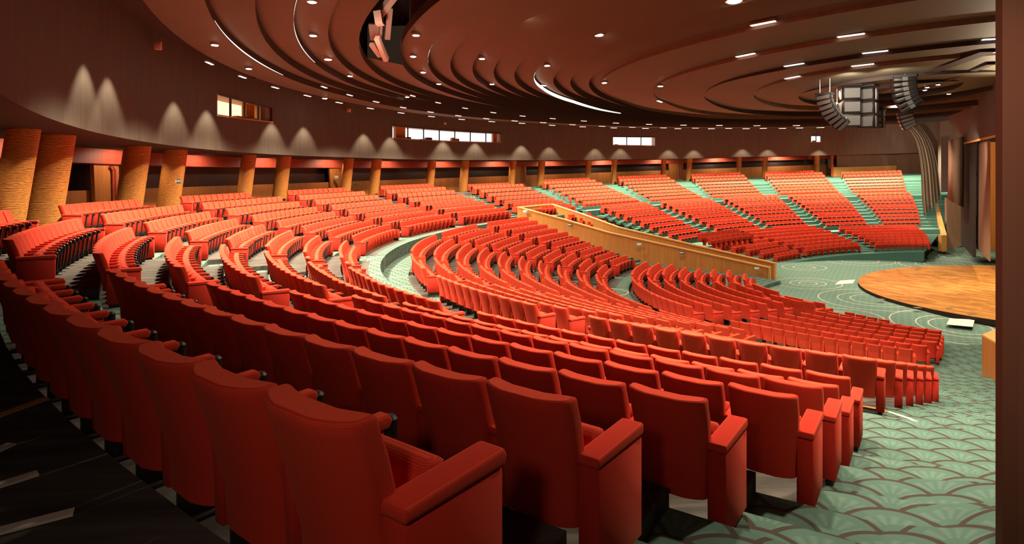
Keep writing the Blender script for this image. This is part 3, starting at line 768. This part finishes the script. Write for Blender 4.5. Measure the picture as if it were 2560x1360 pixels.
duct(PX(930, 110, D + .5), PX(952, 140, D + 1.2), .25, .15, 'dull pale plate at lower left of the ceiling gap')
duct(PX(936, 60, D + 1.5), PX(940, 100, D + 2), .5, .1, 'wide pale plate on the left of the ceiling gap')
spot('gap_work_light', PX(960, 75, D + .2) + Vector((0, -1.2, -.6)), 60, 120, .5, (1, .8, .6), .1, PX(950, 70, D + 1))

# ------------------------------------------------------------------ ceiling lamps
def ceil_hit(u, v, off=.05):
    """where a sight line meets the ceiling panels"""
    a = (u - 1280) / F; b = (V0 - v - TILT * (u - 1280)) / F; y = 10.0
    for _ in range(60):
        x = a * y; R = sqrt((x - CX) ** 2 + (y - CY) ** 2); t = math.degrees(atan2(y - CY, x - CX))
        hh = -hc(R, t); y = lerp(y, hh / b, .5)
    x = a * y; R = sqrt((x - CX) ** 2 + (y - CY) ** 2); t = math.degrees(atan2(y - CY, x - CX)) % 360
    return R, t
def panel_h(R, t):
    for q, (Ro, Ri) in enumerate(zip(RR, RR[1:] + [0.02])):
        if Ri <= R <= Ro:
            f = (Ro - R) / (Ro - Ri); dz = 0 if q == 0 else (.34 if Ro > 15.2 else dzi(t))
            return lerp(hc(Ro, t) - dz, hc(Ri, t), f)
    return hc(R, t)
dm = MB(); dm.tube((0, 0, -.03), (0, 0, .05), .16, 20, .17); trim_me = dm.mesh('trim'); trim_me.materials.append(TRIM)
dm = MB(); dm.tube((0, 0, -.045), (0, 0, -.028), .115, 18, .12); lens_me = dm.mesh('lens'); lens_me.materials.append(LAMP)
DL = [(780, 15), (783, 95), (820, 152), (875, 194), (812, 243), (1040, 97), (1033, 147), (1058, 184), (1097, 213), (1018, 248), (1205, 155), (1230, 216), (1368, 171), (1360, 222), (1305, 60), (1497, 97), (1835, 4), (537, 108), (622, 168), (1511, 202), (1651, 210)]
SMALL = [(2345, 205), (2318, 216), (2312, 234), (2372, 240)]
BIG = {(1305, 60): 1.7, (1497, 97): 1.25, (1835, 4): 1.6, (812, 243): 1.2, (820, 152): 1.2}
for q, (u, v) in enumerate(DL):
    R, t = ceil_hit(u, v)
    h = panel_h(R, t); p = P(R, t, h) - Vector((0, 0, .05))
    z = BIG.get((u, v), 1.0)
    place = 'left' if u < 900 else ('middle' if u < 1400 else 'right')
    o = empty('ceiling_downlight', p, 0, 'round bright downlight, %s from the left among the recessed ceiling lamps' % (ORD + ['seventeenth', 'eighteenth', 'nineteenth', 'twentieth', 'twenty-first'])[sorted(DL).index((u, v))], 'ceiling lamp', 'round downlights in the ceiling rings')
    o.scale = (z, z, z); part('trim', trim_me, o); part('lens', lens_me, o)
for q, (u, v) in enumerate(SMALL):
    R, t = ceil_hit(u, v); o = empty('ceiling_downlight', P(R, t, panel_h(R, t)) - Vector((0, 0, .05)), 0, 'small round downlight in the little cluster by the stage opening, %s from the top' % ORD[q], 'ceiling lamp', 'small downlights by the stage opening')
    o.scale = (.7, .7, .7); part('trim', trim_me, o); part('lens', lens_me, o)
for (u0, v0_, u1, v1_, wd, lab) in ((2185, 226, 2470, 118, .55, 'long dark lighting slot running across the ceiling above the stage opening'), (2300, 225, 2478, 150, .3, 'shorter dark lighting slot nearer the stage side wall')):
    ra, ta = ceil_hit(u0, v0_); rb, tb = ceil_hit(u1, v1_); a = P(ra, ta, panel_h(ra, ta) + .12); b = P(rb, tb, panel_h(rb, tb) + .12); d = (b - a).normalized(); sd = Vector((-d.y, d.x, 0)) * wd / 2; up = Vector((0, 0, .3))
    m = MB(); m.hexa([a - sd, b - sd, a + sd, b + sd, a - sd + up, b - sd + up, a + sd + up, b + sd + up]); tag(m.build('lighting_slot', RISER), lab, 'lighting slot', 'lighting slots over the stage')
# glowing bars standing for the ring-gap lamps and their light on the risers
dm = MB(); dm.prism([(-.1, -.06), (-.07, .05), (.07, .05), (.1, -.06)], -.5, .5); cbody = dm.mesh('housing'); cbody.materials.append(TRIM)
dm = MB(); dm.prism([(-.085, -.085), (-.085, -.055), (.085, -.055), (.085, -.085)], -.46, .46); clens = dm.mesh('lens', .02); clens.materials.append(COVE)
ncov = 0
def cove(R, t, sc_=1.0, drop=.1, row=''):
    global ncov; ncov += 1
    p = P(R, t, hc(R, t) + drop)
    o = empty('cove_lamp_glow', p, rad(t) + pi / 2, 'narrow bright lamp glow in the %s of ceiling rings' % row, 'ceiling lamp', 'narrow lamp glows in the %s' % row)
    o.scale = (sc_, sc_, sc_); part('housing', cbody, o); part('lens', clens, o)
for t in [62 + 6.2 * q for q in range(21)]: cove(33.4, t, .75, .02, 'outermost row')
for t in [66 + 6.4 * q for q in range(18)]: cove(30.2, t, .7, .1, 'second row')
for t in [74 + 7.5 * q for q in range(13)]: cove(27.0, t, .65, .1, 'third row')
for R, ths, nm in ((12.12, (296, 274, 252, 230, 212, 150), 'large ring over the hall'), (9.4, (300, 276, 254, 232, 214), 'middle ring over the stage'), (6.85, (300, 262, 226, 200), 'small ring over the stage'), (15.01, (248, 222), 'wide ring over the seats')):
    for t in ths: cove(R + .12, t, .9, -.02, nm)  # bars here are patches of lamplight on the panels, made to glow

GLOW = mat('riser_light_glow', (1, .9, .75), .6, (1, .86, .68), 1.3)  # lamplight and glints on the ring risers put in as glowing strips
for R, t0, t1, hgt, lab in ((18.54, 184, 128, .2, 'long glowing streak of light curving along a middle ceiling ring'), (28.82, 208, 186, .05, 'thin glint of light on a ceiling ring at upper left'), (31.3, 199, 180, .05, 'thin glint of light on an outer ceiling ring at upper left'), (23.69, 200, 186, .05, 'short glint of light on the ceiling ring beside the service gap')):
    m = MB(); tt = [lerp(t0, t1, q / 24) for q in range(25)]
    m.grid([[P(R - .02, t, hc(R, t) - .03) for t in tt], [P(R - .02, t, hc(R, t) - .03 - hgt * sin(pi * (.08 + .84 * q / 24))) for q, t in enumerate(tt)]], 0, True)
    tag(m.build('riser_light_streak', GLOW), lab, 'light streak', 'streaks of light on the ring risers')

# ------------------------------------------------------------------ timber-lined ramp walls
def wallrun(name, tops, bots, th, label):
    """wall through top points with floor points below, th thick, with a pale capping"""
    root = empty(name, tuple(Vector((bots[0].x, bots[0].y, bots[0].z))), 0, label, 'wall'); org = root.location.copy()
    n2 = []
    for i in range(len(tops)):
        d = (tops[min(i + 1, len(tops) - 1)] - tops[max(i - 1, 0)]); d.z = 0; d.normalize(); n2.append(Vector((d.y, -d.x, 0)) * -th)
    m = MB()
    for i in range(len(tops) - 1):
        pts = [bots[i], bots[i + 1], bots[i] + n2[i], bots[i + 1] + n2[i + 1], tops[i], tops[i + 1], tops[i] + n2[i], tops[i + 1] + n2[i + 1]]
        m.hexa([p - org for p in pts])
    m.build('panelling', WOOD, root)
    m = MB(); up = Vector((0, 0, .09))
    for i in range(len(tops) - 1):
        e = [-.25, 1.25]
        pts = [tops[i] + n2[i] * e[0], tops[i + 1] + n2[i + 1] * e[0], tops[i] + n2[i] * e[1], tops[i + 1] + n2[i + 1] * e[1]]
        m.hexa([p - org for p in pts] + [p + up - org for p in pts])
    # end post
    e0, e1 = bots[-1], tops[-1]; d = (tops[-1] - tops[-2]); d.z = 0; d.normalize()
    pts = [e0 - n2[-1] * .25, e0 + d * .1 - n2[-1] * .25, e0 + n2[-1] * 1.25, e0 + d * .1 + n2[-1] * 1.25]
    m.hexa([p - org for p in pts] + [Vector((p.x, p.y, e1.z + .09)) - org for p in pts])
    m.build('capping', WOODCAP, root)
    return root
w1t = [PX(1297, 520, 48), PX(1412, 551, 45.2), PX(1520, 583, 42.6), PX(1712, 625, 39.6), PX(1921, 671, 36.5)]
w1b = [p - Vector((0, 0, d)) for p, d in zip(w1t, (2.2, 2.4, 2.6, 2.2, .95))]
wallrun('ramp_wall', w1t, w1b, .16, 'timber ramp wall with sloping pale capping and exit signs facing the seats')
w2t = [PX(1378, 512, 52), PX(1455, 537, 48.5), PX(1545, 570, 44.8), PX(1732, 614, 40.6), PX(1935, 660, 37.1)]
w2b = [p - Vector((0, 0, d)) for p, d in zip(w2t, (2.4, 2.6, 2.8, 2.4, 1.0))]
wallrun('ramp_wall', w2t, w2b, .16, 'timber ramp wall behind the one with exit signs, beside the far seats')
w3t = [PX(1297, 520, 48), PX(1378, 512, 52)]
wallrun('ramp_end_wall', w3t, [p - Vector((0, 0, 2.2)) for p in w3t], .16, 'short timber wall closing the top of the ramp')
m = MB(); m.poly([PX(1300, 520, 48.2) - Vector((0, 0, 2.1)), PX(1380, 512, 52) - Vector((0, 0, 2.1)), PX(1935, 697, 37.1), PX(1921, 700, 36.5)])
o = m.build('floor_ramp', GREEN); tag(o, kind='structure')

# exit signs
def text_obj(txt, parent, size, loc, rot, mt=SIGNW):
    c = bpy.data.curves.new('lettering', 'FONT'); c.body = txt; c.size = size; c.extrude = .004; c.align_x = 'CENTER'; c.align_y = 'CENTER'; c.materials.append(mt)
    tmp = bpy.data.objects.new('lettering_source', c); col.objects.link(tmp); me = bpy.data.meshes.new_from_object(tmp.evaluated_get(bpy.context.evaluated_depsgraph_get())); bpy.data.objects.remove(tmp)
    if not me.materials: me.materials.append(mt)
    o = bpy.data.objects.new('lettering', me); col.objects.link(o); o.parent = parent; o.location = loc; o.rotation_euler = rot; return o
def sign(u, v, y, wpx, hpx, mt, txt, lab, ang=0):
    p = PX(u, v, y); root = empty('exit_sign', p, ang, lab, 'sign', 'small wall signs')
    w_, h_ = wpx * y / F / 2, hpx * y / F / 2
    m = MB(); m.box(-w_, w_, -.03, .03, -h_, h_); m.build('plate', mt, root, .008)
    if txt: text_obj(txt, root, h_ * 1.45, (0, -.036, 0), (pi / 2, 0, 0))
    return root
sign(447, 453, 28.3, 12, 11, SIGNG, 'EXIT', 'green EXIT sign fixed to the fourth leaning column', -.2)
sign(1425, 562, 44.6, 11, 7, SIGND, 'EXIT', 'dark exit sign at upper part of the ramp wall', -.6)
sign(1705, 632, 39.4, 12, 7, SIGND, 'EXIT', 'dark exit sign at lower part of the ramp wall', -.45)
sign(1313, 529, 47.3, 12, 7, SIGNP, 'EXIT', 'pale exit sign at the top corner of the ramp wall', -.6)
sign(1598, 611, 41.0, 12, 7, SIGNP, 'EXIT', 'pale exit sign at the middle of the ramp wall', -.5)
sign(1892, 671, 36.6, 11, 6, SIGNP, 'EXIT', 'pale exit sign at the low end of the ramp wall', -.45)
sign(260, 451, 27.0, 15, 13, SIGNP, '', 'grey green sign plate on the timber door behind the columns', .2)
sign(841, 443, 47.0, 9, 7, SIGNP, '', 'small grey sign plate on the timber door past the sixth column', 0)
sign(889, 461, 47.0, 8, 5, SIGND, '', 'small dark sign plate low between the seventh and eighth columns', 0)

# ------------------------------------------------------------------ loudspeaker arrays
def array(name, us, y, wd, dp, label, face=(-.5, -.85), curve=None, hang=1.2):
    """hanging line array: us = list of (u, v) box centres, each a box facing out and tilting down"""
    pts = [PX(u, v, y) for u, v in us]; root = empty(name, pts[0], 0, label, 'loudspeaker', 'loudspeakers hanging over the stage')
    o0 = pts[0]; f = Vector((face[0], face[1], 0)).normalized(); sd = Vector((-f.y, f.x, 0))
    for i, p in enumerate(pts):
        q = pts[min(i + 1, len(pts) - 1)] - pts[max(i - 1, 0)]; q.normalize(); up = -q; fr = (f - up * f.dot(up)).normalized(); s2 = up.cross(fr)
        ht = (pts[1] - pts[0]).length * .96
        c = p - o0; m = MB()
        m.hexa([c + s2 * a * wd / 2 + fr * b * dp / 2 * (1 if b > 0 else 1) + up * d * ht / 2 * (1 if b > 0 else .8) for d in (-1, 1) for b in (-1, 1) for a in (-1, 1)])
        bx = m.build('cabinet', BLACK, root, .01, 1)
        m = MB(); g = c + fr * (dp / 2 + .012)
        m.hexa([g + s2 * a * wd * .44 + fr * b * .01 + up * d * ht * .36 for d in (-1, 1) for b in (-1, 1) for a in (-1, 1)])
        m.build('grille', GRILLE, bx)
        for a in (-1, 1):
            m = MB(); g = c + s2 * a * (wd / 2 + .012)
            m.hexa([g + s2 * e * .012 + fr * b * dp * .12 + up * d * ht * .4 for d in (-1, 1) for b in (-1, 1) for e in (-1, 1)]); m.build('rigging_plate', CHROME, bx)
    m = MB(); c = Vector((0, 0, (pts[0] - pts[1]).length * .62)); m.hexa([c + sd * a * wd * .55 + f * b * dp * .5 + Vector((0, 0, d * .05)) for d in (-1, 1) for b in (-1, 1) for a in (-1, 1)]); m.build('bumper_frame', DARKM, root)
    for a in (-.35, .35):
        m = MB(); m.tube(c + sd * a * wd, c + sd * a * wd + Vector((0, 0, hang)), .018, 6); m.build('cable', CHROME, root)
array('line_array', [(2062, 243), (2064, 255), (2068, 266), (2073, 276), (2079, 286), (2087, 295), (2096, 303), (2106, 310)], 27, .62, .5, 'curved line array loudspeaker hanging left of the square centre cluster', (-.75, -.66))
array('line_array', [(2082, 268), (2088, 279), (2096, 289), (2105, 298), (2115, 305)], 29, .55, .45, 'shorter curved line array half hidden behind the left line array', (-.75, -.66))
array('subwoofer_stack', [(2124, 235), (2124, 269), (2124, 303)], 28, .75, .8, 'left column of square black loudspeaker cabinets in the centre cluster', (-.25, -.97), hang=1.0)
array('subwoofer_stack', [(2170, 237), (2170, 271), (2170, 305)], 28.1, .7, .8, 'right column of square black loudspeaker cabinets in the centre cluster', (-.75, -.66), hang=1.0)
array('subwoofer_stack', [(2166, 285), (2166, 300), (2166, 315)], 36, .75, .8, 'lower small loudspeaker column, left one behind the centre cluster', (-.3, -.95), hang=1.4)
array('subwoofer_stack', [(2192, 285), (2192, 300), (2192, 315)], 36.2, .75, .8, 'lower small loudspeaker column, right one behind the centre cluster', (-.7, -.7), hang=1.4)
array('line_array', [(2258, 200), (2258, 212), (2260, 223), (2262, 234), (2265, 244), (2270, 254), (2276, 262)], 26, .7, .85, 'large curved line array hanging high on the right of the cluster', (.93, -.37))
array('line_array', [(2258, 272), (2260, 281), (2262, 290), (2265, 299), (2268, 307), (2272, 314)], 38, .8, .6, 'pale lit line array hanging low behind the right hand array', (-.3, -.95))

# ------------------------------------------------------------------ stage side: drapes, grilles, panels, soffit
def panel(name, mt, quad, th, lab, cat, grp=None, kind=None):
    """slab with front corners quad (counter-clockwise from bottom left), th deep away from the viewer"""
    m = MB(); bk = Vector((.35, 1, 0)).normalized() * th
    a, b, c, d = [Vector(q) for q in quad]
    m.hexa([a, b, a + bk, b + bk, d, c, d + bk, c + bk]); o = m.build(name, mt)
    if kind: tag(o, kind=kind)
    else: tag(o, lab, cat, grp)
    return o
dr = MB()
rows = []
DL_ = [(640, 2331), (600, 2324), (560, 2312), (500, 2305), (430, 2302), (400, 2299), (370, 2294), (345, 2286), (325, 2272), (312, 2256), (304, 2236)]
DR_ = [(640, 2364), (600, 2363), (560, 2359), (500, 2353), (430, 2346), (400, 2341), (370, 2333), (345, 2322), (325, 2308), (312, 2294), (304, 2274)]
for k in range(31):
    v = lerp(640, 304, k / 30); line = []
    for j in range(61):
        g = j / 60; line.append(PX(lerp(table(v, DL_), table(v, DR_), g), v, 50 + (.45 * sin(g * 36) + .15 * sin(g * 83)) + 2.5 * g))
    rows.append(line)
dr.grid(rows, 0, True); o = dr.build('stage_drape', DRAPE); tag(o, 'tall pleated taupe drape curving outward at the top beside the far seats', 'drape')
panel('grille_panel', MASK, (PX(2356, 480, 47), PX(2374, 480, 46), PX(2374, 338, 46), PX(2356, 342, 47)), .3, 'dark tall loudspeaker grille between the drape and the hanging brown panel', 'grille')
hp = MB()
rws = []
for f in (0, .5, 1):
    v0_, v1_ = 345, 500
    rws.append([PX(2374 + 30 * g, lerp(lerp(497, 518, g), lerp(352, 342, g), f), 43 - 1.2 * sin(g * pi) - g) for g in [q / 10 for q in range(11)]])
hp.grid(rws, 0, True); o = hp.build('hanging_panel', PANELB); tag(o, 'tall curved brown reflector panel hanging beside the black masking', 'panel')
sol = o.modifiers.new('depth', 'SOLIDIFY'); sol.thickness = .12
panel('masking_flat', MASK, (PX(2408, 612, 44), PX(2440, 645, 39), PX(2440, 350, 39), PX(2405, 350, 44)), .4, 'black masking cloth wall beside the stage opening', 'masking')
panel('wall_side_1', BROWN, (PX(2350, 590, 54), PX(2412, 590, 52), PX(2412, 300, 52), PX(2350, 300, 54)), .5, '', '', kind='structure')
o = panel('stage_door', PANELB, (PX(2443, 622, 40), PX(2476, 654, 33), PX(2476, 352, 33), PX(2446, 355, 40)), .12, 'tall brown sliding stage door with pale edge beside the jamb', 'door')
panel('wall_side_2', ORANGE, (PX(2470, 640, 46), PX(2530, 640, 46), PX(2530, 355, 46), PX(2470, 355, 46)), .3, '', '', kind='structure')
panel('wall_side_3', BROWN, (PX(2406, 356, 44), PX(2520, 330, 26), PX(2520, 120, 26), PX(2370, 286, 48)), .4, '', '', kind='structure')
panel('trim_1', WOODCAP, (PX(2406, 362, 44), PX(2520, 336, 26), PX(2520, 330, 26), PX(2406, 357, 44)), .3, '', '', kind='structure')
panel('wall_side_4', PANELB, (PX(2092, 416, 63), PX(2241, 414, 62), PX(2241, 384, 62), PX(2092, 388, 63)), .4, '', '', kind='structure')
panel('wall_side_5', WOODCAP, (PX(2078, 442, 62.8), PX(2241, 440, 61.8), PX(2241, 414, 61.8), PX(2078, 418, 62.8)), .4, '', '', kind='structure')
panel('wall_side_6', PANELB, (PX(2241, 470, 62), PX(2310, 470, 60), PX(2310, 300, 60), PX(2241, 300, 62)), .4, '', '', kind='structure')
panel('wall_side_7', PANELB, (PX(2368, 628, 47.5), PX(2412, 612, 48), PX(2412, 495, 48), PX(2366, 495, 47.5)), .4, '', '', kind='structure')
panel('trim_3', REDWOOD, (PX(2078, 442, 62.5), PX(2084, 442, 62.5), PX(2084, 388, 62.5), PX(2078, 388, 62.5)), .3, '', '', kind='structure')
# oak parapet of the far stair
pp = empty('stair_parapet', PX(2360, 625, 44.5), 0, 'long sloping oak parapet beside the far stair aisle', 'parapet'); pw_ = pp.location.copy()
m = MB(); m.hexa([p - pw_ for p in (PX(2354, 628, 44.5), PX(2367, 628, 44.5), PX(2354, 628, 44.5) + Vector((.1, .5, 0)), PX(2367, 628, 44.5) + Vector((.1, .5, 0)), PX(2354, 588, 44.5), PX(2367, 588, 44.5), PX(2354, 588, 44.5) + Vector((.1, .5, 0)), PX(2367, 588, 44.5) + Vector((.1, .5, 0)))]); m.build('end_post', WOODCAP, pp)
a0, a1, b0, b1 = PX(2333, 497, 53), PX(2341, 494, 53), PX(2354, 588, 44.6), PX(2367, 588, 44.6); dn = Vector((0, 0, -1.3))
m = MB(); m.hexa([p - pw_ for p in (a0 + dn, a1 + dn, b0 + dn, b1 + dn, a0, a1, b0, b1)]); m.build('sloping_rail', WOODCAP, pp)
# near right: jamb wall, side parapet
jm = MB()
for z0, z1 in ((ZC - 4, ZC + 6),):
    jm.hexa([Vector(p) for p in ((3.03, 3.54, z0), (6, 3.54, z0), (3.6, 4.2, z0), (6, 4.2, z0), (3.03, 3.54, z1), (6, 3.54, z1), (3.6, 4.2, z1), (6, 4.2, z1))])
o = jm.build('wall_right', JAMB); tag(o, kind='structure')
jm = MB(); jm.box(2.938, 3.02, 3.5, 3.55, ZC - 4, ZC + 6); o = jm.build('trim_2', JAMB); tag(o, kind='structure')
pe = empty('side_parapet', PX(2455, 930, 18), 0, 'solid oak parapet at the side of the hall floor beside the dark jamb', 'parapet'); q_ = pe.location.copy()
bk = Vector((1.6, 1.1, 0)); c4 = (PX(2455, 960, 18), PX(2505, 1000, 16.6), PX(2455, 840, 18), PX(2505, 868, 16.6))
m = MB(); m.hexa([p - q_ for p in (c4[0], c4[1], c4[0] + bk, c4[1] + bk, c4[2], c4[3], c4[2] + bk, c4[3] + bk)]); m.build('panelling', DADO, pe)
m = MB(); up = Vector((0, 0, .05)); m.hexa([p - q_ for p in (c4[2], c4[3], c4[2] + bk, c4[3] + bk)] + [p - q_ + up for p in (c4[2], c4[3], c4[2] + bk, c4[3] + bk)]); m.build('capping', WOODCAP, pe)

# small fittings on the wall and ceiling
def fitting(nm, u, v, R, wpx, hpx, mt, lab, cat):
    t, h = onR(u, v, R); p = P(R, t, h); y = p.y; w_, h_ = wpx * y / F / 2, hpx * y / F / 2
    m = MB(); m.box(-w_, w_, -.12, .12, -h_, h_); o = m.build(nm, mt, None, .01, 1); o.location = p; o.rotation_euler = (0, 0, rad(t) + pi / 2); tag(o, lab, cat)
fitting('wall_speaker', 395, 114, 34.5, 13, 20, PINK, 'pale box speaker just under the ceiling edge at upper left', 'speaker')
fitting('wall_speaker', 872, 276, 34.5, 7, 8, PINK, 'small pale box on the dark wall left of the long control room', 'speaker')
fitting('wall_speaker', 1112, 309, 34.5, 6, 5, PINK, 'tiny pale box above the long control room window', 'speaker')
fitting('projector', 640, 192, 33.6, 20, 12, DARKM, 'dark projector box hung beneath the outer ceiling ring', 'projector')
# walkway strips: pale ones are painted light spilled between seats, orange is a timber nosing
for q, (u0, v0_, u1, v1_, mt, lab) in enumerate(((0, 1125, 28, 1112, STRIP, 'short pale streak of spilled light in the dark corner, farthest of the pale three'), (0, 1215, 95, 1185, STRIP, 'pale streak of spilled light in the dark corner, middle of the pale three'), (0, 1330, 185, 1282, STRIP, 'long pale streak of spilled light in the dark corner, nearest of the pale three'), (0, 1040, 115, 998, WOODCAP, 'orange timber nosing strip on the dark walkway by the back row'))):
    def fl_(u, v, h=1.395):
        y = h * F / (v - V0 + TILT * (u - 1280)); x = (u - 1280) / F * y; return Vector((x, y, ZC - h + TILT * x))
    a, b = fl_(u0, v0_), fl_(u1, v1_); d = (b - a).normalized(); sd = Vector((-d.y, d.x, 0)) * .03; a = a - d * .6
    m = MB(); m.hexa([a - sd, b - sd, a + sd, b + sd, a - sd + Vector((0, 0, .01)), b - sd + Vector((0, 0, .01)), a + sd + Vector((0, 0, .01)), b + sd + Vector((0, 0, .01))])
    tag(m.build('nosing_or_light_strip', mt), lab, 'floor strip')
def strip(pts, h, mt, lab):
    m = MB(); v = [fp(u, q, h) for u, q in pts]; v = [Vector((x, y, ZC - h + TILT * x + .01)) for x, y in v]
    for a, b in zip(v, v[1:]):
        d = (b - a); d.z = 0; d.normalize(); sd = Vector((-d.y, d.x, 0)) * .035; up = Vector((0, 0, .012))
        m.hexa([a - sd, b - sd, a + sd, b + sd, a - sd + up, b - sd + up, a + sd + up, b + sd + up])
    tag(m.build('nosing_or_light_strip', mt), lab, 'floor strip')
strip([(2150, 1017), (2190, 1024), (2218, 1032)], 4.14, WOODCAP, 'short orange floor strip at the foot of the seats by the side aisle')
strip([(2220, 1032), (2270, 1048), (2332, 1076)], 4.14, STRIP, 'white curved floor strip crossing the green side aisle carpet')
